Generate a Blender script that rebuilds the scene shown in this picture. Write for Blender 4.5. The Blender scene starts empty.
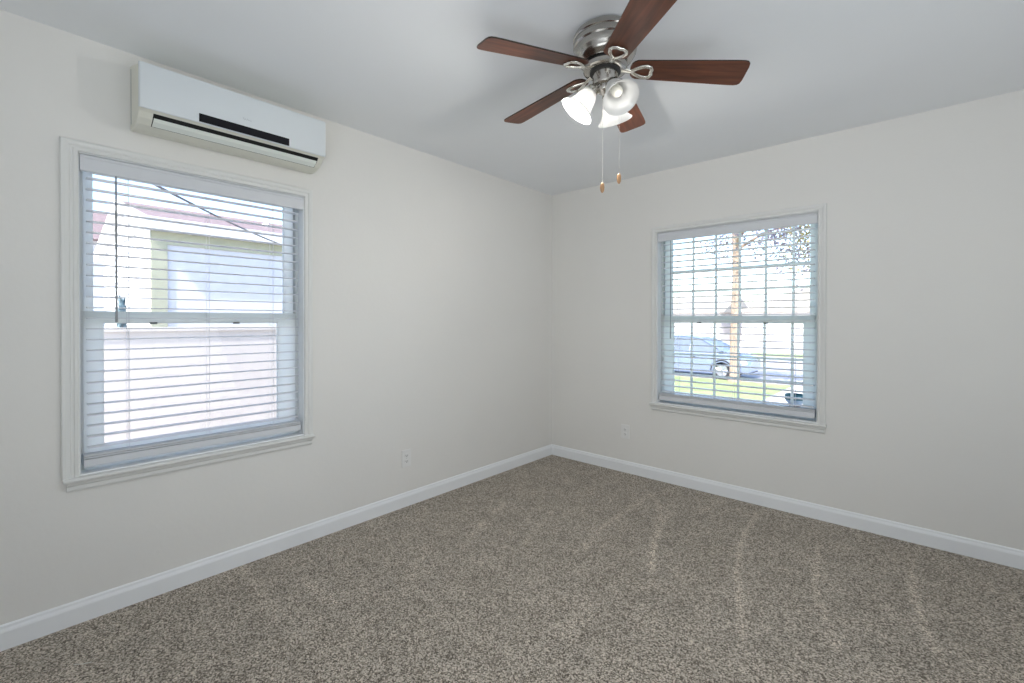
import bpy, bmesh, math, random
from mathutils import Vector, Matrix
random.seed(7)
S = bpy.context.scene
C = S.collection
R = math.radians
PI = math.pi

# ------------------------------------------------------------ camera, world, sun, large lights, exposure
cam_d = bpy.data.cameras.new('camera'); cam = bpy.data.objects.new('camera', cam_d); C.objects.link(cam)
F_PX, YAW, PITCH, ROLL = 459.16, 0.7323, 0.0073, 0.0017
cam_d.sensor_width = 36; cam_d.lens = F_PX*36/1024
cam_d.shift_y = -17.47/1024
cam_d.clip_start = .02; cam_d.clip_end = 500
fw = Vector((-math.sin(YAW)*math.cos(PITCH), math.cos(YAW)*math.cos(PITCH), -math.sin(PITCH)))
rt = Vector((math.cos(YAW), math.sin(YAW), 0)); up = rt.cross(fw)
r2 = math.cos(ROLL)*rt+math.sin(ROLL)*up; u2 = -math.sin(ROLL)*rt+math.cos(ROLL)*up
m = Matrix((r2, u2, -fw)).transposed().to_4x4(); m.translation = Vector((2.6183, -3.4774, 1.2614))
cam.matrix_world = m
S.camera = cam

w = bpy.data.worlds.new('sky'); S.world = w; w.use_nodes = True
nt = w.node_tree; bgn = nt.nodes['Background']
sky = nt.nodes.new('ShaderNodeTexSky'); sky.sky_type = 'NISHITA'; sky.sun_disc = False
sky.sun_elevation = R(48); sky.sun_rotation = R(165); sky.air_density = 1.0; sky.dust_density = 0.7; sky.ozone_density = 1.0
nt.links.new(sky.outputs[0], bgn.inputs[0]); bgn.inputs[1].default_value = 0.42

def light(name, kind, loc, energy, color=(1, 1, 1), direction=None, size=None, size_y=None, radius=None):
    l = bpy.data.lights.new(name, kind); l.energy = energy; l.color = color
    if kind == 'AREA':
        l.shape = 'RECTANGLE'; l.size = size; l.size_y = size_y
    if radius is not None: l.shadow_soft_size = radius
    o = bpy.data.objects.new(name, l); C.objects.link(o); o.location = loc
    if direction: o.rotation_euler = Vector(direction).to_track_quat('-Z', 'Z').to_euler()
    return o
sun = light('sun', 'SUN', (0, -10, 20), 6.5, (1, .96, .9), (-.24, 1, -1.15)); sun.data.angle = R(.6)
# two soft fill lights added out of view behind the camera
light('rear_fill', 'AREA', (2.7, -4.2, 1.1), 21, (.90, .96, 1), (0, 1, 1.0), 2.2, 1.5)
light('side_fill', 'AREA', (3.83, -2.4, 1.1), 19, (.90, .96, 1), (-1, 0, 1.0), 2.4, 1.5)

S.view_settings.view_transform = 'Standard'; S.view_settings.look = 'None'
S.view_settings.gamma = 1; S.view_settings.use_curve_mapping = False
S.view_settings.exposure = 0.5
S.cycles.max_bounces = 10; S.cycles.diffuse_bounces = 6; S.cycles.transparent_max_bounces = 16
S.cycles.use_denoising = True
S.cycles.sample_clamp_indirect = 6

# ------------------------------------------------------------ materials
def mat(name, col, rough=.6, metal=0, spec=.5, noise=None, bump=None, coat=0):
    """noise=(scale, amount) varies the colour, bump=(scale, strength, distance) the relief"""
    M = bpy.data.materials.new(name); M.use_nodes = True
    n = M.node_tree; b = n.nodes['Principled BSDF']
    b.inputs['Base Color'].default_value = (*col, 1); b.inputs['Roughness'].default_value = rough
    b.inputs['Metallic'].default_value = metal; b.inputs['Specular IOR Level'].default_value = spec
    b.inputs['Coat Weight'].default_value = coat
    tc = n.nodes.new('ShaderNodeTexCoord')
    if noise:
        t = n.nodes.new('ShaderNodeTexNoise'); t.inputs['Scale'].default_value = noise[0]; t.inputs['Detail'].default_value = 4
        n.links.new(tc.outputs['Object'], t.inputs['Vector'])
        r = n.nodes.new('ShaderNodeMapRange'); r.inputs['To Min'].default_value = 1-noise[1]; r.inputs['To Max'].default_value = 1+noise[1]
        r.inputs['From Min'].default_value = .3; r.inputs['From Max'].default_value = .7
        n.links.new(t.outputs[0], r.inputs['Value'])
        v = n.nodes.new('ShaderNodeVectorMath'); v.operation = 'SCALE'; v.inputs[0].default_value = col
        n.links.new(r.outputs[0], v.inputs['Scale']); n.links.new(v.outputs[0], b.inputs['Base Color'])
    if bump:
        t = n.nodes.new('ShaderNodeTexNoise'); t.inputs['Scale'].default_value = bump[0]; t.inputs['Detail'].default_value = 3
        n.links.new(tc.outputs['Object'], t.inputs['Vector'])
        bp = n.nodes.new('ShaderNodeBump'); bp.inputs['Strength'].default_value = bump[1]; bp.inputs['Distance'].default_value = bump[2]
        n.links.new(t.outputs[0], bp.inputs['Height']); n.links.new(bp.outputs[0], b.inputs['Normal'])
    return M

M = {}
M['wall'] = mat('wall_paint', (.80, .79, .765), .75, spec=.2, noise=(2, .01), bump=(38, .12, .004))
M['ceiling'] = mat('ceiling_paint_sky_tint', (.85, .87, .895), .85, spec=.1, noise=(2, .01), bump=(60, .08, .003))  # cool daylight tint put into the white ceiling colour
M['trim'] = mat('trim_paint', (.76, .765, .75), .4, noise=(6, .01), bump=(20, .03, .002))
M['base'] = mat('baseboard_paint', (.88, .90, .925), .35, noise=(6, .01))
M['vinyl'] = mat('window_vinyl', (.80, .84, .85), .35, noise=(8, .01))
M['blind'] = mat('blind_white', (.76, .77, .80), .4, noise=(10, .01))
M['railgrey'] = mat('blind_rail', (.67, .69, .725), .4, noise=(10, .01))
M['wand'] = mat('blind_wand', (.30, .32, .34), .3, noise=(10, .02))
M['cord'] = mat('blind_cord', (.78, .78, .80), .8, noise=(50, .02))
M['jamb'] = mat('jamb_white', (.88, .90, .91), .4, noise=(8, .01))
M['latch'] = mat('latch_grey', (.18, .19, .19), .5, noise=(50, .02))
M['acwhite'] = mat('ac_plastic', (.72, .765, .795), .4, noise=(4, .01))
M['accream'] = mat('ac_cream_plastic', (.76, .755, .67), .45, noise=(4, .02))
M['aclouver'] = mat('ac_louver_plastic', (.80, .84, .79), .4, noise=(4, .01))
M['black'] = mat('gloss_black', (.008, .008, .012), .3, spec=.2, noise=(8, .02))
M['slot'] = mat('matte_black', (.008, .008, .008), .9, noise=(8, .02))
M['logo'] = mat('grey_print', (.42, .45, .47), .5, noise=(50, .02))
M['plate'] = mat('outlet_plastic', (.82, .82, .81), .35, noise=(20, .01))
M['hole'] = mat('outlet_slot', (.10, .10, .10), .7, noise=(20, .02))
M['screw'] = mat('screw_steel', (.6, .6, .6), .35, 1, noise=(50, .05))
M['thread'] = mat('pale_thread', (.75, .73, .68), .8, noise=(80, .05))

def nickel():
    X = mat('brushed_nickel', (.46, .44, .41), .22, 1)
    n = X.node_tree; b = n.nodes['Principled BSDF']
    tc = n.nodes.new('ShaderNodeTexCoord'); mp = n.nodes.new('ShaderNodeMapping'); mp.inputs['Scale'].default_value = (3, 3, 900)
    t = n.nodes.new('ShaderNodeTexNoise'); t.inputs['Scale'].default_value = 1
    n.links.new(tc.outputs['Object'], mp.inputs[0]); n.links.new(mp.outputs[0], t.inputs['Vector'])
    r = n.nodes.new('ShaderNodeMapRange'); r.inputs['To Min'].default_value = .13; r.inputs['To Max'].default_value = .30
    n.links.new(t.outputs[0], r.inputs[0]); n.links.new(r.outputs[0], b.inputs['Roughness'])
    return X
def milky(name, col, k):
    """white plastic thin enough to let some daylight glow through"""
    X = mat(name, col, .4, noise=(8, .01)); n = X.node_tree; b = n.nodes['Principled BSDF']
    t = n.nodes.new('ShaderNodeBsdfTranslucent'); t.inputs[0].default_value = (.97, .98, .955, 1)
    x = n.nodes.new('ShaderNodeMixShader'); x.inputs[0].default_value = k
    o = n.nodes['Material Output']
    n.links.new(b.outputs[0], x.inputs[1]); n.links.new(t.outputs[0], x.inputs[2]); n.links.new(x.outputs[0], o.inputs[0])
    return X
M['vinyl'] = milky('window_vinyl_milky', (.86, .90, .905), .58)
M['nickel'] = nickel()
M['silver'] = mat('satin_silver', (.78, .76, .71), .25, 1, noise=(20, .03))
M['darkmetal'] = mat('dark_gap', (.02, .02, .02), .6, noise=(20, .03))

def wood():
    X = bpy.data.materials.new('walnut_blade'); X.use_nodes = True
    n = X.node_tree; b = n.nodes['Principled BSDF']; b.inputs['Roughness'].default_value = .42
    b.inputs['Coat Weight'].default_value = .04; b.inputs['Coat Roughness'].default_value = .25
    tc = n.nodes.new('ShaderNodeTexCoord'); mp = n.nodes.new('ShaderNodeMapping'); mp.inputs['Scale'].default_value = (2.2, 26, 26)
    t = n.nodes.new('ShaderNodeTexNoise'); t.inputs['Scale'].default_value = 1.6; t.inputs['Detail'].default_value = 6; t.inputs['Distortion'].default_value = .5
    cr = n.nodes.new('ShaderNodeValToRGB'); e = cr.color_ramp.elements
    e[0].position = .3; e[0].color = (.055, .018, .009, 1); e[1].position = .72; e[1].color = (.185, .060, .028, 1)
    n.links.new(tc.outputs['Object'], mp.inputs[0]); n.links.new(mp.outputs[0], t.inputs['Vector'])
    n.links.new(t.outputs[0], cr.inputs[0]); n.links.new(cr.outputs[0], b.inputs['Base Color'])
    return X
M['wood'] = wood()
M['edge'] = mat('blade_edge', (.025, .013, .010), .4, noise=(30, .1))
M['fob'] = mat('fob_wood', (.42, .24, .12), .4, noise=(60, .15))

def frosted():
    X = bpy.data.materials.new('frosted_glass'); X.use_nodes = True
    n = X.node_tree; n.nodes.clear()
    o = n.nodes.new('ShaderNodeOutputMaterial')
    d = n.nodes.new('ShaderNodeBsdfDiffuse'); d.inputs[0].default_value = (.93, .93, .92, 1)
    t = n.nodes.new('ShaderNodeBsdfTranslucent'); t.inputs[0].default_value = (.72, .72, .72, 1)
    g = n.nodes.new('ShaderNodeBsdfGlossy'); g.inputs['Roughness'].default_value = .15
    tc = n.nodes.new('ShaderNodeTexCoord'); z = n.nodes.new('ShaderNodeTexNoise'); z.inputs['Scale'].default_value = 18
    n.links.new(tc.outputs['Object'], z.inputs['Vector'])
    r = n.nodes.new('ShaderNodeMapRange'); r.inputs['To Min'].default_value = .45; r.inputs['To Max'].default_value = .60
    n.links.new(z.outputs[0], r.inputs[0])
    a = n.nodes.new('ShaderNodeMixShader'); n.links.new(r.outputs[0], a.inputs[0]); n.links.new(d.outputs[0], a.inputs[1]); n.links.new(t.outputs[0], a.inputs[2])
    c = n.nodes.new('ShaderNodeMixShader'); c.inputs[0].default_value = .06
    n.links.new(a.outputs[0], c.inputs[1]); n.links.new(g.outputs[0], c.inputs[2]); n.links.new(c.outputs[0], o.inputs[0])
    return X
M['frost'] = frosted()

def emit(name, col, s):
    X = bpy.data.materials.new(name); X.use_nodes = True; n = X.node_tree; b = n.nodes['Principled BSDF']
    b.inputs['Base Color'].default_value = (.9, .9, .88, 1); b.inputs['Emission Color'].default_value = (*col, 1); b.inputs['Emission Strength'].default_value = s
    return X
M['bulb_on'] = emit('lit_bulb', (1, .95, .88), 5)
M['bulb_off'] = mat('unlit_bulb', (.70, .69, .62), .25, noise=(20, .02))

def glass():
    X = bpy.data.materials.new('window_glass'); X.use_nodes = True
    n = X.node_tree; n.nodes.clear()
    o = n.nodes.new('ShaderNodeOutputMaterial'); t = n.nodes.new('ShaderNodeBsdfTransparent'); t.inputs[0].default_value = (.975, .98, .985, 1)
    g = n.nodes.new('ShaderNodeBsdfGlossy'); g.inputs['Roughness'].default_value = .01
    f = n.nodes.new('ShaderNodeFresnel'); f.inputs[0].default_value = 1.35
    x = n.nodes.new('ShaderNodeMixShader')
    n.links.new(f.outputs[0], x.inputs[0]); n.links.new(t.outputs[0], x.inputs[1]); n.links.new(g.outputs[0], x.inputs[2]); n.links.new(x.outputs[0], o.inputs[0])
    return X
M['glass'] = glass()
M['carglass'] = mat('car_glass', (.17, .20, .26), .25, spec=.25, noise=(3, .05))

# the carpet: cut pile in grey, taupe and dark yarn, laid in swaths by the vacuum cleaner
def carpet():
    X = bpy.data.materials.new('carpet_pile'); X.use_nodes = True
    n = X.node_tree; b = n.nodes['Principled BSDF']; b.inputs['Roughness'].default_value = .95; b.inputs['Specular IOR Level'].default_value = .1
    b.inputs['Sheen Weight'].default_value = .15
    tc = n.nodes.new('ShaderNodeTexCoord')
    vo = n.nodes.new('ShaderNodeTexVoronoi'); vo.inputs['Scale'].default_value = 215; vo.inputs['Randomness'].default_value = 1
    n.links.new(tc.outputs['Object'], vo.inputs['Vector'])
    sp = n.nodes.new('ShaderNodeSeparateColor'); n.links.new(vo.outputs['Color'], sp.inputs[0])
    ns = n.nodes.new('ShaderNodeTexNoise'); ns.inputs['Scale'].default_value = 420; ns.inputs['Detail'].default_value = 2
    n.links.new(tc.outputs['Object'], ns.inputs['Vector'])
    t = n.nodes.new('ShaderNodeMix'); t.data_type = 'FLOAT'; t.inputs[0].default_value = .35
    n.links.new(sp.outputs[0], t.inputs[2]); n.links.new(ns.outputs[0], t.inputs[3])
    cr = n.nodes.new('ShaderNodeValToRGB'); e = cr.color_ramp.elements
    e[0].position = .22; e[0].color = (.10, .080, .061, 1); e[1].position = .82; e[1].color = (.77, .695, .60, 1)
    k = cr.color_ramp.elements.new(.5); k.color = (.363, .315, .258, 1)
    n.links.new(t.outputs[0], cr.inputs[0])
    t2 = n.nodes.new('ShaderNodeTexNoise'); t2.inputs['Scale'].default_value = 7; t2.inputs['Detail'].default_value = 4
    n.links.new(tc.outputs['Object'], t2.inputs['Vector'])
    r2_ = n.nodes.new('ShaderNodeMapRange'); r2_.inputs['From Min'].default_value = .3; r2_.inputs['From Max'].default_value = .7
    r2_.inputs['To Min'].default_value = .90; r2_.inputs['To Max'].default_value = 1.10
    n.links.new(t2.outputs[0], r2_.inputs[0])
    at = n.nodes.new('ShaderNodeAttribute'); at.attribute_name = 'pile'
    mu = n.nodes.new('ShaderNodeMath'); mu.operation = 'MULTIPLY'
    n.links.new(r2_.outputs[0], mu.inputs[0]); n.links.new(at.outputs['Fac'], mu.inputs[1])
    v = n.nodes.new('ShaderNodeVectorMath'); v.operation = 'SCALE'
    n.links.new(cr.outputs[0], v.inputs[0]); n.links.new(mu.outputs[0], v.inputs['Scale']); n.links.new(v.outputs[0], b.inputs['Base Color'])
    bp = n.nodes.new('ShaderNodeBump'); bp.inputs['Strength'].default_value = .7; bp.inputs['Distance'].default_value = .008
    n.links.new(t.outputs[0], bp.inputs['Height']); n.links.new(bp.outputs[0], b.inputs['Normal'])
    return X
M['carpet'] = carpet()

# outdoors
M['lawn'] = mat('lawn_grass', (.30, .36, .15), .9, noise=(3, .25), bump=(60, .5, .03))
M['asphalt'] = mat('asphalt', (.42, .40, .42), .9, noise=(8, .08))
M['yard'] = mat('pale_concrete', (.74, .72, .69), .9, noise=(5, .05))
M['concrete'] = mat('concrete', (.62, .57, .53), .9, noise=(5, .06))
M['stucco_lilac'] = mat('lilac_stucco', (.66, .65, .69), .85, noise=(8, .03), bump=(40, .2, .01))
M['olive'] = mat('olive_trim_paint', (.44, .43, .31), .7, noise=(6, .04))
M['whitepaint'] = mat('white_exterior_paint', (.82, .81, .78), .6, noise=(5, .03))
M['shingle'] = mat('pinkish_shingle', (.23, .165, .16), .9, noise=(12, .2), bump=(30, .4, .01))
M['fence'] = mat('beige_fence_boards', (.60, .55, .52), .7, noise=(4, .04))
M['cable'] = mat('cable_rubber', (.14, .12, .12), .7, noise=(30, .1))
M['bark'] = mat('tree_bark', (.40, .29, .22), .9, noise=(9, .2), bump=(20, .6, .03))
M['leafp'] = mat('purple_leaves', (.27, .24, .32), .7, noise=(9, .3))
M['leafy'] = mat('yellow_green_leaves', (.34, .30, .15), .7, noise=(9, .3))
M['leafg'] = mat('shrub_leaves', (.20, .28, .30), .7, noise=(9, .3))
M['carpaint'] = mat('silver_blue_car_paint', (.30, .36, .48), .25, .3, noise=(3, .02), coat=.6)
M['rubber'] = mat('tyre_rubber', (.03, .03, .035), .8, noise=(20, .1))
M['rim'] = mat('alloy_rim', (.7, .7, .72), .3, .9, noise=(20, .03))
M['lens'] = mat('headlamp_lens', (.75, .78, .82), .1, noise=(20, .03))
M['far_white'] = mat('far_house_paint', (.66, .62, .60), .8, noise=(2, .04))
M['far_roof'] = mat('far_roof_shingle', (.42, .38, .33), .9, noise=(4, .12))
M['far_red'] = mat('red_garage_paint', (.60, .22, .20), .8, noise=(3, .05))
M['teal'] = mat('teal_glaze', (.05, .19, .22), .3, noise=(20, .08))
M['potwhite'] = mat('white_glaze', (.66, .68, .74), .3, noise=(20, .02))
M['redbrown'] = mat('dark_red_clay', (.16, .04, .035), .5, noise=(30, .1))

# ------------------------------------------------------------ mesh helpers
class MB:
    def __init__(s): s.bm = bmesh.new(); s.sm = False
    def box(s, a, b, bevel=0):
        a = Vector(a); b = Vector(b); c = (a+b)/2; d = b-a
        r = bmesh.ops.create_cube(s.bm, size=1, matrix=Matrix.Translation(c) @ Matrix.Diagonal((abs(d.x), abs(d.y), abs(d.z), 1)))
        if bevel:
            es = list({e for v in r['verts'] for e in v.link_edges})
            bmesh.ops.bevel(s.bm, geom=es, offset=bevel, segments=2, affect='EDGES', profile=.6)
        return s
    def prism(s, pts, vec):
        """closed polygon pts (3D) pushed along vec"""
        v0 = [s.bm.verts.new(p) for p in pts]; v1 = [s.bm.verts.new(Vector(p)+Vector(vec)) for p in pts]
        n = len(pts)
        s.bm.faces.new(v0[::-1]); s.bm.faces.new(v1)
        for i in range(n): s.bm.faces.new((v0[i], v0[(i+1) % n], v1[(i+1) % n], v1[i]))
        return s
    def loft(s, rings, close=True, caps=True):
        V = [[s.bm.verts.new(p) for p in r] for r in rings]; n = len(rings[0])
        for a, b in zip(V, V[1:]):
            for i in range(n if close else n-1): s.bm.faces.new((a[i], a[(i+1) % n], b[(i+1) % n], b[i]))
        if caps and close: s.bm.faces.new(V[0][::-1]); s.bm.faces.new(V[-1])
        return s
    def lathe(s, prof, seg=40, mtx=None, caps=True):
        rings = [[Vector((max(r, 1e-4)*math.cos(2*PI*i/seg), max(r, 1e-4)*math.sin(2*PI*i/seg), z)) for i in range(seg)] for r, z in prof]
        if mtx is not None: rings = [[mtx @ p for p in r] for r in rings]
        s.loft(rings, True, caps); s.sm = True
        return s
    def tube(s, pts, rad, seg=8):
        pts = [Vector(p) for p in pts]; rings = []
        rr = rad if isinstance(rad, (list, tuple)) else [rad]*len(pts)
        for i, p in enumerate(pts):
            t = (pts[min(i+1, len(pts)-1)]-pts[max(i-1, 0)]).normalized()
            a = Vector((0, 0, 1)) if abs(t.z) < .9 else Vector((1, 0, 0))
            x = t.cross(a).normalized(); y = t.cross(x)
            rings.append([p+rr[i]*(math.cos(2*PI*k/seg)*x+math.sin(2*PI*k/seg)*y) for k in range(seg)])
        s.loft(rings); s.sm = True
        return s
    def build(s, name, m, parent=None, smooth=None):
        bmesh.ops.recalc_face_normals(s.bm, faces=s.bm.faces)
        me = bpy.data.meshes.new(name); s.bm.to_mesh(me); s.bm.free()
        o = bpy.data.objects.new(name, me); C.objects.link(o)
        if isinstance(m, list):
            for k in m: me.materials.append(k)
        else: me.materials.append(m)
        if smooth or (smooth is None and s.sm):
            me.shade_smooth()
            me.set_sharp_from_angle(angle=R(38))
        if parent: o.parent = parent
        return o
def tag(o, label=None, cat=None, group=None, kind=None):
    if label: o['label'] = label
    if cat: o['category'] = cat
    if group: o['group'] = group
    if kind: o['kind'] = kind
    return o
def empty(name, loc=(0, 0, 0), rz=0):
    o = bpy.data.objects.new(name, None); C.objects.link(o); o.location = loc; o.rotation_euler.z = rz
    o.empty_display_size = .1
    return o
def struct(o, label): return tag(o, label, kind='structure')

# ------------------------------------------------------------ room shell
H = 2.44; XR = 3.9; YB = -4.3; WT = .14
W1 = (-3.262, -2.330, .610, 1.960)      # u0, u1, z0, z1 on wall x = 0 (u = y)
W2 = (1.040, 2.112, .610, 1.960)        # on wall y = 0 (u = x)
W3 = (-3.5, -1.1, .6, 2.1)              # added opening behind the camera, wall x = XR
W4 = (1.0, 3.2, .6, 2.1)                # added opening behind the camera, wall y = YB

def wall(name, P, L0, L1, hole, label):
    """P(u, d, z) -> world; wall slab from u = L0..L1 with one window hole"""
    b = MB(); u0, u1, z0, z1 = hole
    def bx(a, c, e, g): b.box(P(a, 0, e), P(c, WT, g))
    bx(L0, u0, -.5, H+.1); bx(u1, L1, -.5, H+.1); bx(u0, u1, -.5, z0); bx(u0, u1, z1, H+.1)
    return struct(b.build(name, M['wall']), label)
PL = lambda u, d, z: Vector((-d, u, z))            # d > 0 is outside
PR = lambda u, d, z: Vector((u, d, z))
wall('wall_left', PL, YB-WT, WT, W1, 'off-white textured wall with the large window and the air conditioner')
wall('wall_right', PR, 0, XR+WT, W2, 'off-white textured wall with the smaller gridded window')
wall('wall_side', lambda u, d, z: Vector((XR+d, u, z)), YB-WT, 0, W3, 'off-white wall beside the camera')
wall('wall_back', lambda u, d, z: Vector((u, YB-d, z)), 0, XR, W4, 'off-white wall behind the camera')
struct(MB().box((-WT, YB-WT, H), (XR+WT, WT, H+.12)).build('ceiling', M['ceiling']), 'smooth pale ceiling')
# unseen panels added to close the two rear openings against the sun
for nm, a, c in (('side_sun_block', (XR+.02, W3[0], W3[2]), (XR+.05, W3[1], W3[3])), ('back_sun_block', (W4[0], YB-.05, W4[2]), (W4[1], YB-.02, W4[3]))):
    struct(MB().box(a, c).build(nm, M['blind']), 'unseen panel added behind the camera to keep the sun out')

# floor: a fine grid, slightly uneven pile, with vacuum marks in the pile attribute
def bezpt(P, t):
    n = len(P)-1; i = min(int(t*n), n-1); f = t*n-i
    p0 = P[max(i-1, 0)]; p1 = P[i]; p2 = P[i+1]; p3 = P[min(i+2, n)]
    return tuple(.5*((2*p1[k])+(-p0[k]+p2[k])*f+(2*p0[k]-5*p1[k]+4*p2[k]-p3[k])*f*f+(-p0[k]+3*p1[k]-3*p2[k]+p3[k])*f**3) for k in (0, 1))
STREAKS = [([(1.809, -0.027), (1.843, -0.63), (1.922, -0.987), (2.029, -1.324), (2.128, -1.632)], 0.02, 0.22), ([(2.175, -0.246), (2.202, -0.602), (2.246, -0.927), (2.338, -1.22), (2.425, -1.43)], 0.02, 0.18), ([(2.566, -0.203), (2.58, -0.513), (2.61, -0.798), (2.655, -1.086), (2.693, -1.22)], 0.018, 0.22), ([(1.065, -0.335), (1.276, -0.465), (1.556, -1.188), (1.685, -1.434)], 0.022, 0.14), ([(1.372, -0.491), (1.471, -0.966), (1.619, -1.323)], 0.018, 0.14), ([(1.13, -0.275), (1.155, -0.731), (1.169, -1.069), (1.266, -1.45)], 0.022, 0.16), ([(0.769, -0.926), (0.859, -1.259), (0.97, -1.575)], 0.02, 0.14), ([(0.467, -1.081), (0.557, -1.437), (0.717, -1.774)], 0.02, 0.14), ([(0.325, -2.494), (0.538, -2.493), (0.748, -2.482)], 0.02, 0.16), ([(1.579, -0.073), (1.548, -0.287), (1.491, -0.489)], 0.025, 0.16), ([(2.936, -0.248), (2.912, -0.616), (2.898, -0.867)], 0.02, 0.14), ([(0.511, -1.836), (0.649, -2.008), (0.817, -2.22)], 0.03, 0.08), ([(1.554, -2.007), (1.545, -1.852), (1.459, -1.638)], 0.04, 0.08), ([(-0.092, -2.679), (0.321, -2.668), (0.641, -2.712)], 0.03, 0.08)]
def floor():
    import numpy as np
    n = 330; xs = np.linspace(0, XR, n); ys = np.linspace(YB, 0, n)
    X, Y = np.meshgrid(xs, ys); val = np.ones_like(X)
    for pts, wd, amp in STREAKS:
        q = np.array([bezpt(pts, t) for t in np.linspace(0, 1, 40)]); d = np.full_like(X, 9.)
        T = np.zeros_like(X)
        for i in range(len(q)-1):
            a = q[i]; s = q[i+1]-a; L = (s@s)+1e-9
            t = np.clip(((X-a[0])*s[0]+(Y-a[1])*s[1])/L, 0, 1)
            dd = np.hypot(X-a[0]-t*s[0], Y-a[1]-t*s[1]); T = np.where(dd < d, (i+t)/39, T); d = np.minimum(d, dd)
        fade = np.clip(np.sin(PI*np.clip(T, 0, 1))*1.6, 0, 1)
        val += 1.5*amp*fade*np.exp(-(d/wd)**2)
    verts = np.c_[X.ravel(), Y.ravel(), np.zeros(n*n)]
    idx = np.arange(n*n).reshape(n, n)
    faces = np.c_[idx[:-1, :-1].ravel(), idx[:-1, 1:].ravel(), idx[1:, 1:].ravel(), idx[1:, :-1].ravel()]
    me = bpy.data.meshes.new('floor'); me.from_pydata(verts.tolist(), [], faces.tolist())
    at = me.attributes.new('pile', 'FLOAT', 'POINT'); at.data.foreach_set('value', val.ravel().astype('f'))
    me.materials.append(M['carpet']); me.update()
    o = bpy.data.objects.new('floor', me); C.objects.link(o)
    return struct(o, 'grey-brown cut pile carpet with vacuum marks')
floor()
struct(MB().box((-WT, YB-WT, -.5), (XR+WT, WT, -.01)).build('floor_slab', M['concrete']), 'slab under the carpet')

def baseboard(name, P, a, b_, label):
    prof = [(0, 0), (-.014, 0), (-.014, .068), (-.012, .075), (-.009, .082), (-.008, .090), (-.004, .0945), (0, .0945)]
    b = MB(); b.prism([P(a, d, z) for d, z in prof], P(b_, 0, 0)-P(a, 0, 0))
    return struct(b.build(name, M['base']), label)
baseboard('baseboard_left', PL, YB, 0, 'white moulded baseboard along the wall with the large window')
baseboard('baseboard_right', PR, .0, XR, 'white moulded baseboard along the wall with the gridded window')
baseboard('baseboard_side', lambda u, d, z: Vector((XR+d, u, z)), YB, 0, 'white moulded baseboard beside the camera')
baseboard('baseboard_back', lambda u, d, z: Vector((u, YB-d, z)), 0, XR, 'white moulded baseboard behind the camera')

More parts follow.
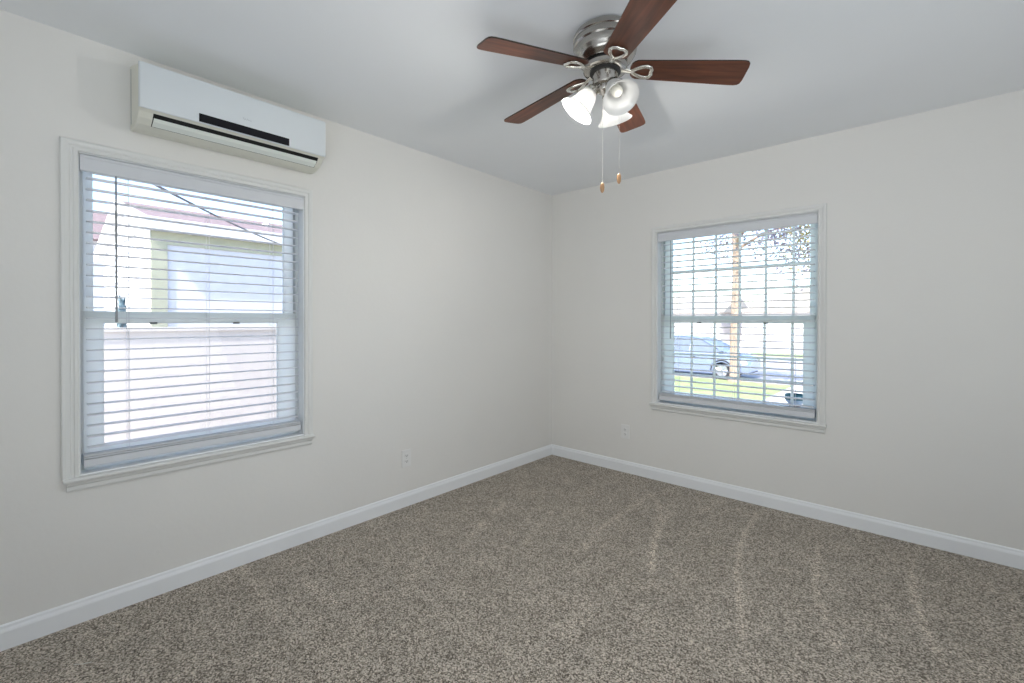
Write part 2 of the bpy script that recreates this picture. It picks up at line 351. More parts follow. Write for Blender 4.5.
# ------------------------------------------------------------ windows
def box2(b, P, u0, u1, d0, d1, z0, z1, bev=0):
    a = P(u0, d0, z0); c = P(u1, d1, z1)
    lo = Vector([min(a[i], c[i]) for i in range(3)]); hi = Vector([max(a[i], c[i]) for i in range(3)])
    b.box(lo, hi, bev); return b
def window(name, P, W, ug, lg, uz, lz, latches, mun, label):
    """ug/lg: glass extents of upper/lower sash along u; uz/lz: glass heights"""
    u0, u1, z0, z1 = W; root = struct(empty(name, P((u0+u1)/2, 0, z0)), label)
    root_l = root.location.copy()
    def put(b, nm, m, par=root):
        for v in b.bm.verts: v.co -= root_l
        return b.build(nm, m, par)
    # casing, mitred, stepped profile
    prof = [(0, 0), (0, -.010), (.004, -.013), (.011, -.013), (.014, -.010), (.020, -.010), (.023, -.014), (.033, -.017), (.041, -.017), (.044, -.013), (.044, 0)]
    b = MB(); rings = []
    for (su, cz) in ((-1, 0), (-1, 1), (1, 1), (1, 0)):
        uu = u0 if su < 0 else u1
        rings.append([P(uu+su*o*(1.25 if (su < 0 and name == 'window_1') else 1), d, (z1+o) if cz else z0) for o, d in prof])
    b.loft(rings, True, True); put(b, 'casing', M['trim'])
    # stool with rounded nose and apron
    b = MB(); nose = [(.05, z0), (-.026, z0), (-.031, z0-.004), (-.033, z0-.009), (-.031, z0-.015), (-.026, z0-.019), (.0, z0-.019), (.05, z0-.019)]
    b.prism([P(u0-.05, min(d, 0), z) for d, z in nose if d <= 0 or True][1:7]+[P(u0-.05, 0, z0)], P(u1+.05, 0, 0)-P(u0-.05, 0, 0))
    put(b, 'stool', M['trim'])
    b = MB(); ap = [(0, z0-.019), (-.020, z0-.019), (-.018, z0-.030), (-.012, z0-.036), (-.012, z0-.050), (-.008, z0-.058), (0, z0-.060)]
    b.prism([P(u0-.040, d, z) for d, z in ap], P(u1+.040, 0, 0)-P(u0-.040, 0, 0)); put(b, 'apron', M['trim'])
    # jamb liner and inner sill
    b = MB(); t = .004
    box2(b, P, u0, u0+t, -.001, .13, z0, z1); box2(b, P, u1-t, u1, -.001, .13, z0, z1); box2(b, P, u0, u1, -.001, .13, z1-t, z1); box2(b, P, u0, u1, -.001, .062, z0-.004, z0+.006)
    put(b, 'jamb', M['jamb'])
    # vinyl frame
    b = MB(); f = .020
    box2(b, P, u0+t, u0+f, .064, .135, z0, z1-t, .002); box2(b, P, u1-f, u1-t, .064, .135, z0, z1-t, .002)
    box2(b, P, u0+t, u1-t, .064, .135, z1-f, z1-t, .002); box2(b, P, u0+t, u1-t, .064, .150, z0+.001, z0+.03, .002)
    put(b, 'window_frame', M['vinyl'])
    def sash(nm, g, gz, d0, d1, bot, top):
        b = MB()
        box2(b, P, u0+f, g[0], d0, d1, bot, top, .002); box2(b, P, g[1], u1-f, d0, d1, bot, top, .002)
        box2(b, P, g[0]-.001, g[1]+.001, d0, d1, bot, gz[0], .002); box2(b, P, g[0]-.001, g[1]+.001, d0, d1, gz[1], top, .002)
        s = put(b, nm, M['vinyl'])
        b = MB(); dm = (d0+d1)/2
        box2(b, P, g[0]-.004, g[1]+.004, dm-.003, dm+.003, gz[0]-.004, gz[1]+.004); put(b, 'glass_pane', M['glass'], s)
        return s, dm
    su, du = sash('upper_sash', ug, uz, .097, .122, lz[1]+.004, z1-f)
    sl, dl = sash('lower_sash', lg, lz, .068, .094, z0+.03, uz[0])
    for la in latches:
        b = MB(); box2(b, P, la-.014, la+.014, .055, .069, lz[1]-.004, lz[1]+.006, .002); put(b, 'sash_latch', M['latch'], sl)
    if mun:
        for s, dm, g, gz, hs in ((su, du, ug, uz, mun['uh']), (sl, dl, lg, lz, mun['lh'])):
            b = MB()
            for x in mun['v']: box2(b, P, x-.0085, x+.0085, dm-.008, dm-.0032, gz[0], gz[1])
            for z in hs: box2(b, P, g[0], g[1], dm-.0085, dm-.0035, z-.008, z+.008)
            put(b, 'muntin_grid', M['vinyl'], s)
    return root
window('window_1', PL, W1, (-3.207, -2.400), (-3.176, -2.444), (1.300, 1.905), (.7145, 1.246), (-3.002, -2.655), None,
       'large white double-hung window without grids')
window('window_2', PR, W2, (1.118, 2.052), (1.144, 2.020), (1.300, 1.905), (.668, 1.246), (1.345, 1.80),
       {'v': (1.285, 1.454, 1.619, 1.789, 1.957), 'uh': (1.6505, 1.4907), 'lh': (1.0026, .8482)},
       'smaller white double-hung window with grids, facing the street')

# ------------------------------------------------------------ blinds
def blind(P, W, label, s0, pitch, brz, wand_u, wand_z, ladders, tilt=0, thick=.0034):
    u0, u1, z0, z1 = W; o0 = P((u0+u1)/2, .03, brz[0])
    root = tag(empty('window_blind', o0), label, 'window blind')
    def put(b, nm, m, par=root):
        for v in b.bm.verts: v.co -= o0
        return b.build(nm, m, par)
    # headrail box and valance with a small crown
    b = MB(); box2(b, P, u0+.008, u1-.008, .008, .058, 1.905, 1.952, .002); put(b, 'headrail', M['blind'])
    b = MB(); pr = [(.004, 1.884), (-.006, 1.884), (-.009, 1.888), (-.009, 1.936), (-.013, 1.943), (-.013, 1.950), (.004, 1.9525)]
    b.prism([P(u0+.005, d, z) for d, z in pr], P(u1-.005, 0, 0)-P(u0+.005, 0, 0)); put(b, 'valance', M['railgrey'])
    # slats, slightly crowned
    b = MB(); z = s0; n = 0
    while z < 1.885:
        d0, d1 = .010, .058; pts = []
        for k in range(5): d = d0+(d1-d0)*k/4; pts.append((d, z+.0015*(1-((k-2)/2)**2)+math.tan(R(tilt))*(d-.034)))
        poly = pts+[(d, zz-thick) for d, zz in pts[::-1]]
        b.prism([P(u0+.028, d, zz) for d, zz in poly], P(u1-.024, 0, 0)-P(u0+.028, 0, 0))
        z += pitch; n += 1
    put(b, 'slats', M['blind'])
    b = MB(); box2(b, P, u0+.014, u1-.016, .006, .058, brz[0], brz[1]-.018, .003)
    box2(b, P, u0+.014, u1-.016, .008, .058, brz[1]-.016, brz[1]-.009, .002); box2(b, P, u0+.014, u1-.016, .008, .058, brz[1]-.007, brz[1], .002)
    put(b, 'bottom_rail', M['railgrey'])
    for u in ladders:
        b = MB()
        for d in (.009, .059): b.tube([P(u, d, brz[0]+.02), P(u, d, 1.905)], .0009, 5)
        b.tube([P(u+.006, .034, brz[0]+.02), P(u+.006, .034, 1.905)], .0008, 5)
        put(b, 'ladder_cord', M['cord'])
    b = MB(); b.tube([P(wand_u, -.004, 1.884), P(wand_u, -.004, wand_z+.06), P(wand_u, -.004, wand_z)], [.0035, .0042, .0050], 8)
    put(b, 'tilt_wand', M['wand'])
    return root
blind(PL, W1, 'wide white slatted blind open in the larger left window under the air conditioner', .7194, .04587, (.640, .690), -3.142, 1.2526, (-3.10, -2.79, -2.49), 0)
blind(PR, W2, 'white slatted blind open in the smaller right window with grids', .7094, .0462, (.637, .692), 1.150, 1.125, (1.20, 1.60, 1.98), 0, .0062)

# ------------------------------------------------------------ air conditioner
def aircon():
    root = tag(empty('air_conditioner', (0, -2.70, 2.09)), 'white wall-mounted air conditioner with black display strip above the left window', 'air conditioner')
    o0 = root.location.copy()
    y0, y1 = -3.092, -2.296
    def put(b, nm, m, par=root):
        for v in b.bm.verts: v.co -= o0
        return b.build(nm, m, par)
    # casing: side profile pushed along the wall
    prof = [(0, 2.098), (.03, 2.090), (.07, 2.091), (.118, 2.102), (.150, 2.120), (.168, 2.140), (.186, 2.150), (.186, 2.322), (.178, 2.330), (.160, 2.336), (.03, 2.375), (0, 2.380)]
    rings = []
    for y, s in ((y0, .985), (y0+.004, 1), (y1-.004, 1), (y1, .985)):
        rings.append([Vector((x*s, y, 2.24+(z-2.24)*s)) for x, z in prof])
    b = MB(); b.loft(rings); put(b, 'casing', M['accream'])
    # front panel
    fp = [(.186, 2.149), (.196, 2.147), (.200, 2.153), (.202, 2.24), (.200, 2.326), (.197, 2.335), (.186, 2.339)]
    rings = []
    for y, s in ((y0-.001, .0), (y0+.002, .7), (y0+.010, 1), (y1-.010, 1), (y1-.002, .7), (y1+.001, .0)):
        rings.append([Vector((.186+(x-.186)*s, y, 2.24+(z-2.24)*(1 if s == 1 else .985+.015*s))) for x, z in fp])
    b = MB(); b.loft(rings); b.sm = True; fpo = put(b, 'front_panel', M['acwhite'])
    b = MB(); b.box((.2005, -2.8826, 2.1500), (.2035, -2.4915, 2.1868), .0012); put(b, 'display_strip', M['black'])
    # air outlet: dark mouth and the louver flap in it
    def along(pts, a, c, nm, m, par=root):
        b = MB(); b.prism([Vector((x, a, z)) for x, z in pts], (0, c-a, 0)); return put(b, nm, m, par)
    along([(.100, 2.110), (.1165, 2.1005), (.152, 2.1195), (.1705, 2.1405), (.155, 2.150)], -3.040, -2.326, 'air_outlet', M['slot'])
    along([(.119, 2.1045), (.1215, 2.1000), (.148, 2.1128), (.1585, 2.1255), (.1565, 2.1275), (.146, 2.117)], -3.037, -2.329, 'louver', M['aclouver'])
    # seams and end detail
    b = MB(); b.box((.02, y0-.0015, 2.12), (.026, y0+.002, 2.36)); put(b, 'side_seam', M['logo'])
    b = MB()   # small illegible grey script above the display
    x = .2022; pts = []
    for k in range(26):
        t = k/25; pts.append((x, -2.7044+.037*t, 2.2195+.0030*math.sin(t*26)+(.0035 if k in (1, 2, 13) else 0)))
    b.tube(pts, .0006, 5); put(b, 'script_mark', M['logo'])
aircon()

# ------------------------------------------------------------ outlets
def outlet(P, u, z, label):
    o0 = P(u, 0, z); root = tag(empty('wall_outlet', o0), label, 'wall outlet')
    def put(b, nm, m, par=root):
        for v in b.bm.verts: v.co -= o0
        return b.build(nm, m, par)
    b = MB(); box2(b, P, u-.036, u+.036, -.0055, 0, z-.058, z+.058, .002); put(b, 'cover_plate', M['plate'])
    for s in (-1, 1):
        zc = z+s*.0195; b = MB()
        pts = []
        for k in range(20):
            a = 2*PI*k/20; pts.append(P(u+max(-.0165, min(.0165, .0185*math.cos(a))), -.0075, zc+max(-.0125, min(.0125, .0155*math.sin(a)))))
        b.prism(pts, P(0, .004, 0)-P(0, 0, 0)); rec = put(b, 'receptacle', M['plate'])
        b = MB(); box2(b, P, u-.008, u-.0055, -.0080, -.0070, zc-.003, zc+.006); box2(b, P, u+.0055, u+.008, -.0080, -.0070, zc-.003, zc+.005)
        box2(b, P, u-.0025, u+.0025, -.0080, -.0070, zc-.009, zc-.0045); put(b, 'slots', M['hole'], rec)
    q = P(0, -1, 0)-P(0, 0, 0); b = MB()
    b.lathe([(.003, 0), (.003, .0005), (.002, .001)], 12, Matrix.Translation(P(u, -.0055, z)) @ q.to_track_quat('Z', 'X').to_matrix().to_4x4())
    put(b, 'screw', M['screw'])
outlet(PL, -1.640, .325, 'white double outlet on the left wall between the large window and the corner')
outlet(PR, .767, .338, 'white double outlet on the right wall under the gridded window')

# ------------------------------------------------------------ ceiling fan
FX, FY = 1.64, -1.822
BZ = 2.293
def fan():
    root = tag(empty('ceiling_fan', (FX, FY, H)), 'brushed nickel ceiling fan with five walnut blades and three frosted bell lamps', 'ceiling fan')
    z0 = H
    L = lambda prof: [(r, z-z0) for r, z in prof]
    b = MB(); b.lathe(L([(.094, 2.44), (.112, 2.437), (.124, 2.428), (.130, 2.414), (.131, 2.406), (.127, 2.402), (.127, 2.398), (.130, 2.393), (.130, 2.378), (.125, 2.372), (.125, 2.368), (.126, 2.362), (.122, 2.345), (.117, 2.339), (.116, 2.334), (.108, 2.322), (.094, 2.313), (.092, 2.310)]), 64)
    b.build('motor_housing', M['nickel'], root)
    b = MB(); b.lathe(L([(.078, 2.312), (.078, 2.300), (.066, 2.298)]), 48); b.build('motor_gap', M['darkmetal'], root)
    b = MB(); b.lathe(L([(.060, 2.302), (.082, 2.302), (.088, 2.298), (.088, 2.282), (.082, 2.278), (.060, 2.278)]), 56); b.build('flywheel', M['nickel'], root)
    b = MB(); b.lathe(L([(.062, 2.280), (.062, 2.272), (.050, 2.270)]), 48); b.build('lower_gap', M['darkmetal'], root)
    b = MB(); b.lathe(L([(.044, 2.276), (.051, 2.274), (.051, 2.232), (.047, 2.224), (.034, 2.219), (.034, 2.205), (.028, 2.196), (.016, 2.190), (.010, 2.180), (.012, 2.172), (.006, 2.164), (.001, 2.162)]), 48)
    cup = b.build('switch_cup', M['nickel'], root)
    # blades: one mesh each, pitched about its own long axis
    for k in range(5):
        ang = R((35.2, 105.3, 176.8, 248.5, 318.6)[k]); droop = math.asin(((2.240, 2.253, 2.239, 2.252, 2.246)[k]-BZ)/.547)
        rot = Matrix.Rotation(ang, 4, 'Z') @ Matrix.Translation((0, 0, BZ-z0)) @ Matrix.Rotation(-droop, 4, 'Y') @ Matrix.Rotation(R(-12), 4, 'X')
        def half(x):    # half width along the length
            t = (x-.100)/(.550-.100)
            return .048+.017*min(1, t*1.15)
        out = []
        N = 14; xs = [.126+(.524-.126)*i/N for i in range(N+1)]
        top = [(x, half(x)) for x in xs]
        tip = [(.537, half(.54)-.003), (.545, half(.54)-.012), (.548, half(.54)-.030)]
        root_arc = [(.114, .043), (.105, .032), (.100, .016)]
        side = root_arc[::-1]+top+tip
        out = side+[(x, -y) for x, y in side[::-1]]
        b = MB(); b.prism([Vector((x, y, -.0028)) for x, y in out], (0, 0, .0056))
        o = b.build('blade', [M['wood'], M['edge']], root)
        for f in o.data.polygons:
            if abs(f.normal.z) < .5: f.material_index = 1
        o.matrix_local = rot
        # bracket: neck from the flywheel, then an open heart-shaped loop under the blade
        b = MB()
        def flat(pts, wd, th):
            ring = []
            P_ = [Vector(p) for p in pts]
            for i, p in enumerate(P_):
                t = (P_[min(i+1, len(P_)-1)]-P_[max(i-1, 0)]).normalized(); s_ = t.cross(Vector((0, 0, 1))).normalized(); n_ = s_.cross(t)
                ww = wd[i] if isinstance(wd, list) else wd
                ring.append([p+s_*ww*math.cos(a)+n_*th*math.sin(a) for a in [2*PI*j/10 for j in range(10)]])
            b.loft(ring); b.sm = True
        flat([(.060, 0, -.005), (.082, 0, -.007), (.092, 0, -.009), (.100, 0, -.010), (.114, 0, -.009)], [.014, .013, .010, .009, .011], .005)
        for s in (-1, 1):
            flat([(.104, 0, -.009), (.122, s*.015, -.010), (.144, s*.027, -.010), (.164, s*.031, -.010), (.178, s*.025, -.010), (.185, s*.011, -.010), (.181, 0, -.010)], .0078, .0055)
        for (x, y) in ((.166, .030), (.166, -.030), (.110, 0)):
            b.lathe([(.005, -.0165), (.005, -.012)], 10, Matrix.Translation((x, y, 0)))
        br = b.build('blade_bracket', M['silver'], o)
    # light kit: arm, socket, bell shade with its bulb
    for k, (ang, lit) in enumerate(((-28, False), (99, True), (219, True))):
        a = R(ang); er = Vector((math.cos(a), math.sin(a), 0)); tilt = R(53)
        ax = (er*math.cos(tilt)*1.0+Vector((0, 0, -1))*math.sin(tilt)*1.0).normalized()
        neck = er*.050+Vector((0, 0, 2.208-z0))
        mt = Matrix.Translation(neck) @ ax.to_track_quat('Z', 'Y').to_matrix().to_4x4()
        b = MB(); b.tube([er*.02+Vector((0, 0, 2.215-z0)), er*.035+Vector((0, 0, 2.218-z0)), neck-ax*.006], .008, 10)
        b.lathe([(.012, -.012), (.022, -.008), (.026, .0), (.026, .020), (.022, .022)], 28, mt); b.build('lamp_socket', M['silver'], root)
        pr = [(.024, .006), (.027, .014), (.034, .026), (.039, .040), (.042, .056), (.047, .074), (.055, .090), (.066, .102), (.073, .108), (.073, .110), (.069, .1085)]
        inner = [(r-.003, z-.001) for r, z in pr[:-2][::-1]]
        b = MB(); b.lathe(pr+inner, 44, mt, caps=False); sh = b.build('lamp_shade', M['frost'], root)
        sh.data.materials[0] = M['frost']
        b = MB(); b.lathe([(.010, .012), (.012, .028), (.018, .042), (.023, .056), (.023, .064), (.017, .076), (.006, .082), (.001, .083)], 24, mt)
        b.build('bulb', M['bulb_on'] if lit else M['bulb_off'], sh)
    # pull chains with wooden fobs
    for (dx, dy, zt, zb) in ((-.006, -.010, 2.165, 1.825), (.045, .035, 2.225, 1.862)):
        b = MB(); n = int((zt-zb)/.006)
        b.tube([(dx, dy, zt-z0), (dx, dy, zb-z0)], .0006, 6)
        for i in range(n): b.lathe([(.0004, -.001), (.0011, 0), (.0004, .001)], 6, Matrix.Translation((dx, dy, zt-z0-i*.006)))
        ch = b.build('pull_chain', M['silver'], root)
        b = MB(); b.lathe([(r, z+zb-z0) for r, z in ((.002, .002), (.005, 0), (.0085, -.008), (.0092, -.018), (.008, -.030), (.005, -.037), (.003, -.040))], 16, Matrix.Translation((dx, dy, 0)))
        b.build('fob', M['fob'], ch)
fan()
for ang, watt in ((99, 8.0), (219, 8.0), (-28, .07)):  # last light is added to brighten the lamp shade with the unlit bulb
    a = R(ang); er = Vector((math.cos(a), math.sin(a), 0)); ax = (er*math.cos(R(53))-Vector((0, 0, 1))*math.sin(R(53)))
    p = Vector((FX, FY, 2.208))+er*.050+ax*.100
    light('fan_lamp_light', 'POINT', p, watt, (1, .965, .91), radius=.02)

# a pale thread lying on the carpet by the left wall
b = MB(); b.tube([(.318, -3.305, .004), (.326, -3.298, .005), (.336, -3.285, .004), (.350, -3.262, .005)], .0012, 6)
THREAD = b

# ------------------------------------------------------------ outdoors, seen through the windows
G = -.45
struct(MB().box((-60, WT+.02, G-.3), (60, 10.6, G)).build('lawn_front', M['lawn']), 'front lawn outside the gridded window')
struct(MB().box((-60, -30, G-.3), (-WT-.02, WT+.02, G)).build('side_yard', M['yard']), 'pale side yard between the two houses')
struct(MB().box((-60, 10.6, G-.45), (60, 23.5, G-.15)).build('street', M['asphalt']), 'pale sunlit street')
struct(MB().box((-60, 23.5, G-.4), (60, 26.0, G-.12)).build('lawn_far', M['lawn']), 'strip of lawn across the street')
struct(MB().box((-60, 26.0, G-.42), (60, 90, G-.14)).build('forecourt', M['concrete']), 'pale ground in front of the far houses')
struct(MB().box((.05, WT+.03, G-.02), (1.25, 10.5, G+.012)).build('front_path', M['concrete']), 'concrete path across the front lawn')

# neighbour's gabled garage
def garage():
    cx, cy = -3.2, -2.446
    root = tag(empty('garage', (cx, cy, G)), 'white and lilac gabled garage with olive trim outside the left window', 'garage')
    def put(b, nm, m, par=root):
        for v in b.bm.verts: v.co -= root.location
        return b.build(nm, m, par)
    XA, XB, ey, rz = cx, -6.6, 2.24, 2.68; xm = (XA+XB)/2
    b = MB(); b.box((XB, cy+.03, G), (cx, 5.5, ey+.02)); put(b, 'stucco_wall', M['stucco_lilac'])
    # gable end in lap siding
    b = MB(); z = G
    while z < rz:
        z2 = min(z+.17, rz)
        k0 = max(0, (z-ey)/(rz-ey)); k1 = max(0, (z2-ey)/(rz-ey))*.98
        a, c, a2, c2 = XA+(xm-XA)*k0, XB+(xm-XB)*k0, XA+(xm-XA)*k1, XB+(xm-XB)*k1
        b.prism([(a, cy, z), (c, cy, z), (c2, cy+.035, z2), (a2, cy+.035, z2)], (0, .03, 0))
        z += .17
    put(b, 'lap_siding', M['whitepaint'])
    b = MB(); b.box((cx-.02, cy-.02, G), (cx+.02, cy+.115, ey-.02)); put(b, 'corner_board', M['olive'])
    b = MB(); b.box((cx-.01, cy-.02, 2.04), (cx+.022, 5.5, 2.20)); put(b, 'frieze_board', M['olive'])
    b = MB(); t = .07; ov = .25; dz = (rz-ey)/(XA-xm)*(-1)
    for s, xe in ((1, XA), (-1, XB)):
        x0 = xe+s*.12; zz0 = ey-abs(.12*dz)*1.0
        b.prism([(x0, cy-.06, zz0), (xm, cy-.06, rz+.01), (xm, cy-.06, rz+.01+t), (x0, cy-.06, zz0+t)], (0, 8.0, 0))
    rf = put(b, 'roof', M['shingle']); rf.data.materials.append(M['whitepaint'])
    for f in rf.data.polygons:
        if f.normal.z < -.2: f.material_index = 1
    for xa in (XA+.10, XB-.14):
        b = MB(); b.box((xa, cy-.06, ey-.07), (xa+.04, 5.6, ey+.05)); put(b, 'eave_fascia', M['whitepaint'])
    b = MB()
    for s, xe in ((1, XA), (-1, XB)):
        x0 = xe+s*.14; zz0 = ey-abs(.14*dz)
        b.prism([(x0, cy-.09, zz0-.06), (xm, cy-.09, rz-.05), (xm, cy-.09, rz+.09), (x0, cy-.09, zz0+.08)], (0, .03, 0))
    put(b, 'rake_board', M['whitepaint'])
garage()
def far_building():
    root = tag(empty('house', (-11, -3.4, G)), 'distant pale lilac house left of the garage, seen through the left window', 'house')
    def put(b, nm, m, par=root):
        for v in b.bm.verts: v.co -= root.location
        return b.build(nm, m, par)
    b = MB(); b.box((-16, -9.5, G), (-11, 3.2, 3.05)); put(b, 'wall', M['stucco_lilac'])
    b = MB(); b.prism([(-10.6, -9.9, 3.0), (-13.5, -9.9, 4.1), (-16.4, -9.9, 3.0)], (0, 13.4, 0)); put(b, 'roof', M['shingle'])
    f = MB(); f.box((-11.0, -3.1, 1.30), (-10.95, -2.45, 2.0)); f = put(f, 'window', M['whitepaint'])
    b = MB(); b.box((-10.95, -3.03, 1.37), (-10.94, -2.52, 1.93)); put(b, 'pane', M['glass'], f)
far_building()
def fence():
    root = tag(empty('fence', (-1.75, -2.8, G)), 'beige board privacy fence close outside the left window', 'fence')
    def put(b, nm, m, par=root):
        for v in b.bm.verts: v.co -= root.location
        return b.build(nm, m, par)
    b = MB(); y = -9.0
    while y < 3.6:
        b.box((-1.77, y, G+.04), (-1.75, y+.1496, 1.175), .0008); y += .15
    put(b, 'boards', M['fence'])
    b = MB(); b.box((-1.79, -9, 1.175), (-1.73, 3.6, 1.205), .003); put(b, 'top_cap', M['fence'])
    y = -9
    while y < 3.7:
        b = MB(); b.box((-1.87, y-.05, G), (-1.77, y+.05, 1.18), .004); put(b, 'post', M['fence']); y += 2.4
fence()
# slender shrub behind the fence
root = tag(empty('shrub', (-2.55, -2.78, G)), 'slender blue-green shrub tip rising behind the beige fence', 'shrub')
b = MB()
for i in range(420):
    h = random.random(); r = .055*(1-h)**.8+.006; a = random.random()*6.28; p = Vector((r*math.cos(a)*random.random()**.4, r*math.sin(a), .7+1.15*h))
    d = Vector((math.cos(a)*.22, math.sin(a)*.22, 1)).normalized()*.09; s = Vector((-math.sin(a), math.cos(a), 0))*.012
    v = [b.bm.verts.new(q) for q in (p-s, p+d*.5-s*1.2, p+d, p+d*.5+s*1.2, p+s)]; b.bm.faces.new(v)
b.build('leaves', M['leafg'], root)
b = MB(); b.tube([(0, 0, 0), (.01, 0, .8), (0, .01, 1.7)], [.03, .02, .006], 8); b.build('stem', M['bark'], root)

# overhead service cable dropping to the garage eave
b = MB(); pa = Vector((-.15, -3.2265, 2.0266)); pb = Vector((-3.13, -1.2075, 2.165))
CABLE = (b,)

# street tree
def tree():
    root = tag(empty('street_tree', (-1.38, 10.38, G)), 'street tree with straight tan trunk behind the gridded window', 'tree')
    b = MB()
    b.tube([(0, 0, 0), (.01, 0, .15), (.0, .0, 1.2), (.03, .02, 2.8), (.02, 0, 4.4), (.1, .1, 6.0)], [.19, .135, .12, .105, .095, .06], 14)
    b.build('trunk', M['bark'], root)
    rnd = random.Random(4); ends = []
    bb = MB()
    for i in range(14):
        a = rnd.random()*6.28; z = 3.6+rnd.random()*2.2; L = 1.6+rnd.random()*1.8
        if i < 7: a = R(-60+i*22)
        p0 = Vector((.02, 0, z)); p1 = p0+Vector((math.cos(a)*L*.5, math.sin(a)*L*.5, L*.30)); p2 = p0+Vector((math.cos(a)*L, math.sin(a)*L, L*.28+rnd.random()*.3))
        bb.tube([p0, p1, p2], [.05, .03, .012], 7); ends += [p1, p2]
        for j in range(5):
            t = .4+.12*j; q = p0.lerp(p2, t); e = q+Vector((rnd.uniform(-.5, .5), rnd.uniform(-.5, .5), rnd.uniform(-.55, .35))); bb.tube([q, e], [.014, .005], 5); ends.append(e)
    bb.build('branches', M['bark'], root)
    for nm, m, sel, num in (('purple_leaves', M['leafp'], 0, 2200), ('yellow_leaves', M['leafy'], 1, 900)):
        b = MB()
        for i in range(num):
            if sel == 0: e = ends[rnd.randrange(len(ends))] if rnd.random() < .45 else Vector(rnd.choice([(-.42, .2, 4.0), (1.3, .2, 4.25), (1.0, .2, 3.9), (1.5, .2, 3.35), (.8, .2, 4.3), (1.15, .2, 4.5), (.1, 0, 4.5)]))
            else: e = Vector(rnd.choice([(1.65, .2, 4.3), (1.75, .2, 3.9), (1.8, .2, 3.5), (.1, .3, 4.9), (1.9, .2, 4.7)]))
            p = e+Vector((rnd.gauss(0, .30), rnd.gauss(0, .30), rnd.gauss(0, .26)))
            d = Vector((rnd.uniform(-1, 1), rnd.uniform(-1, 1), rnd.uniform(-1, 1))).normalized(); s = d.cross(Vector((rnd.random(), rnd.random(), 1))).normalized()
            v = [b.bm.verts.new(q) for q in (p, p+d*.05+s*.034, p+d*.11, p+d*.05-s*.034)]; b.bm.faces.new(v)
        b.build('foliage', m, root)
tree()

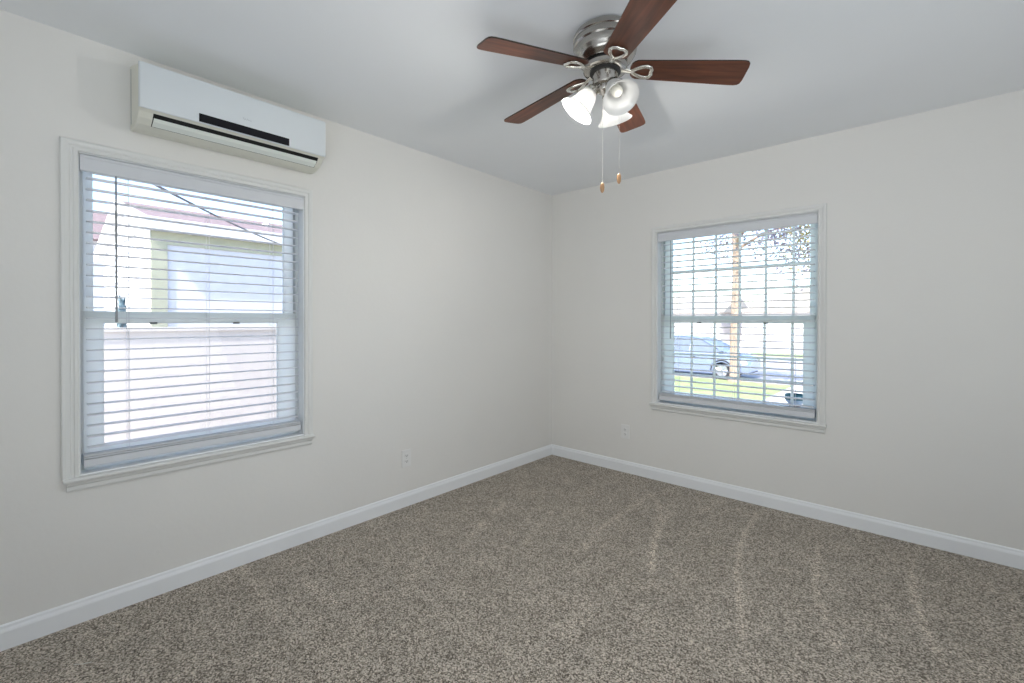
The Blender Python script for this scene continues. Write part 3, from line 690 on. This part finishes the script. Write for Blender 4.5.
# parked car
def car():
    z0 = G-.15
    root = tag(empty('car', (CAR[0], CAR[1], z0)), 'silver-blue hatchback parked on the street beyond the tree trunk', 'car'); root.scale = (.94, .94, .94)
    Wd = .86
    # body lower shell: stations along x (front at +x)
    def ring(x, hb, ht, w, tuck=.06):
        return [Vector((x, -w+tuck, hb)), Vector((x, -w, hb+.14)), Vector((x, -w, ht-.22)), Vector((x, -w+.05, ht-.05)), Vector((x, -w+.16, ht)), Vector((x, 0, ht+.02)),
                Vector((x, w-.16, ht)), Vector((x, w-.05, ht-.05)), Vector((x, w, ht-.22)), Vector((x, w, hb+.14)), Vector((x, w-.06, hb)), Vector((x, 0, hb))]
    st = [(-3.32, .42, .78, .70), (-3.26, .30, .92, .78), (-3.0, .22, .98, .84), (-2.2, .20, .97, .86), (-1.0, .20, .95, .86), (.05, .20, .93, .86), (.45, .22, .86, .84), (.72, .26, .78, .76), (.84, .29, .68, .62)]
    b = MB(); b.loft([ring(*s) for s in st]); b.sm = True
    body = b.build('body', M['carpaint'], root)
    # greenhouse
    def gr(x, z, w): return [Vector((x, -w, z)), Vector((x, 0, z+.02)), Vector((x, w, z))]
    low = [(-3.15, .95), (-2.6, .95), (-1.4, .93), (.10, .90)]; hi = [(-2.75, 1.36), (-2.3, 1.43), (-1.35, 1.45), (-.75, 1.38)]
    b = MB(); V = []
    for (xl, zl), (xh, zh) in zip(low, hi):
        V.append([Vector((xl, -.80, zl)), Vector((xh, -.58, zh-.03)), Vector((xh, -.45, zh)), Vector((xh, .45, zh)), Vector((xh, .58, zh-.03)), Vector((xl, .80, zl))])
    b.loft(V); b.sm = True; b.build('cabin_glass', M['carglass'], root)
    b = MB()
    b.loft([[Vector((x, -.60, z-.035)), Vector((x, -.45, z+.008)), Vector((x, .45, z+.008)), Vector((x, .60, z-.035)), Vector((x, 0, z-.03))] for x, z in ((-2.85, 1.30), (-2.7, 1.38), (-2.3, 1.44), (-1.35, 1.46), (-.85, 1.41))])
    b.sm = True; b.build('roof', M['carpaint'], root)
    for s in (-1, 1):
        for (xl, xh) in ((.10, -.78), (-1.10, -1.10), (-2.35, -2.20), (-3.12, -2.75)):
            zh = 1.42 if xh < -1 else 1.37
            b = MB(); b.tube([(xl, s*.81, .93), (xh, s*.59, zh)], .03, 8)
            b.build('pillar', M['carpaint'], root)
    for x in (0, -2.52):
        for s in (-1, 1):
            rot = Matrix.Translation((x, s*.76, .31)) @ Matrix.Rotation(R(90), 4, 'X')
            b = MB(); b.lathe([(.19, -.10), (.29, -.10), (.31, -.08), (.31, .08), (.29, .10), (.19, .10)], 32, rot); t = b.build('tyre', M['rubber'], root)
            b = MB(); b.lathe([(.195, -.102), (.195, .102)], 28, rot)
            for k in range(7): pass
            b.build('rim', M['rim'], t)
            b = MB()
            for k in range(7):
                a = 2*PI*k/7; b.tube([(x+.05*math.cos(a), s*.865, .31+.05*math.sin(a)), (x+.19*math.cos(a), s*.865, .31+.19*math.sin(a))], .018, 6)
            b.build('spokes', M['rim'], t)
        for s in (-1, 1):   # dark arch lip
            b = MB(); b.tube([(x+.35*math.cos(R(k)), s*.862, .31+.35*math.sin(R(k))) for k in range(0, 181, 12)], .022, 6); b.build('wheel_arch', M['rubber'], root)
    for s in (-1, 1):
        b = MB(); b.prism([(.50, s*.845, .70), (.73, s*.775, .66), (.77, s*.745, .55), (.56, s*.855, .58)], (0, -s*.04, 0)); b.build('headlamp', M['lens'], root)
        b = MB(); b.box((-.10, s*.86-.05, .96), (.06, s*.92+.03, 1.07), .02); b.build('door_mirror', M['carpaint'], root)
        b = MB(); b.box((-1.05, s*.862-.012, .72), (-.88, s*.862+.012, .75), .004); b.build('door_handle', M['rubber'], root)
    b = MB(); b.box((.74, -.40, .235), (.80, .40, .285), .01); b.build('grille', M['rubber'], root)
CAR = (-2.15, 12.55)
car()

# houses across the street
def house(x, y, w_, d_, hw, hr, body, label, garage_door=None, gable_x=True):
    g = G-.14; root = tag(empty('house', (x, y, g)), label, 'house', 'houses across the street')
    b = MB(); b.box((-w_/2, 0, 0), (w_/2, d_, hw)); b.build('wall', body, root)
    b = MB()
    if gable_x: b.prism([(-w_/2-.4, -.5, hw), (-w_/2-.4, d_+.5, hw), (-w_/2-.4, d_/2, hr)], (w_+.8, 0, 0))
    else: b.prism([(-w_/2-.4, -.5, hw), (w_/2+.4, -.5, hw), (0, -.5, hr)], (0, d_+1, 0))
    b.build('roof', M['far_roof'], root)
    for k in (-.3, -.02):
        b = MB(); b.box((w_*k-.7, -.05, 1.0), (w_*k+.7, 0, 2.1)); f = b.build('window', M['whitepaint'], root)
        b = MB(); b.box((w_*k-.6, -.06, 1.1), (w_*k+.6, -.05, 2.0)); b.build('pane', M['lens'], f)
    if garage_door:
        b = MB(); b.box((w_*.5-3.0, -.07, 0), (w_*.5-.5, 0, 2.2)); b.build('garage_door', garage_door, root)
house(-17, 38, 13, 8, 2.6, 4.3, M['far_white'], 'leftmost pale house across the street with a gabled roof', None, True)
house(-3.5, 37, 10, 8, 2.6, 4.6, M['far_white'], 'pale house across the street with a red garage door', M['far_red'], False)
house(8.5, 39, 11, 8, 2.6, 4.3, M['far_white'], 'rightmost pale house across the street with a low roof', None, True)

# white bowl with a teal rim on the outer ledge of the gridded window
root = tag(empty('bowl', (1.945, .235, .660)), 'small white bowl with teal rim and dark red foot outside the gridded window', 'bowl')
b = MB(); b.lathe([(.026, .012), (.040, .022), (.054, .040), (.060, .052), (.060, .054), (.056, .054), (.048, .042), (.02, .024), (.001, .022)], 32); b.build('body', M['potwhite'], root)
b = MB(); b.lathe([(.0605, .054), (.062, .056), (.062, .088), (.059, .090), (.057, .088), (.056, .054)], 32); b.build('rim_band', M['teal'], root)
b = MB(); b.lathe([(.022, 0), (.030, .0), (.038, .014), (.030, .022), (.02, .02)], 28); b.build('foot', M['redbrown'], root)
struct(MB().box((W2[0]-.05, WT+.001, .612), (W2[1]+.05, .32, .660), .004).build('window_ledge', M['whitepaint']), 'outer ledge of the gridded window')

b = THREAD; tag(b.build('thread', M['thread']), 'short pale thread lying on the carpet near the left baseboard', 'thread')
b = CABLE[0]
b.tube([pa.lerp(pb, t)-Vector((0, 0, .03*4*t*(1-t))) for t in [i/16 for i in range(17)]], .0075, 8)
tag(b.build('power_cable', M['cable']), 'dark overhead cable sloping down to the garage eave', 'cable')
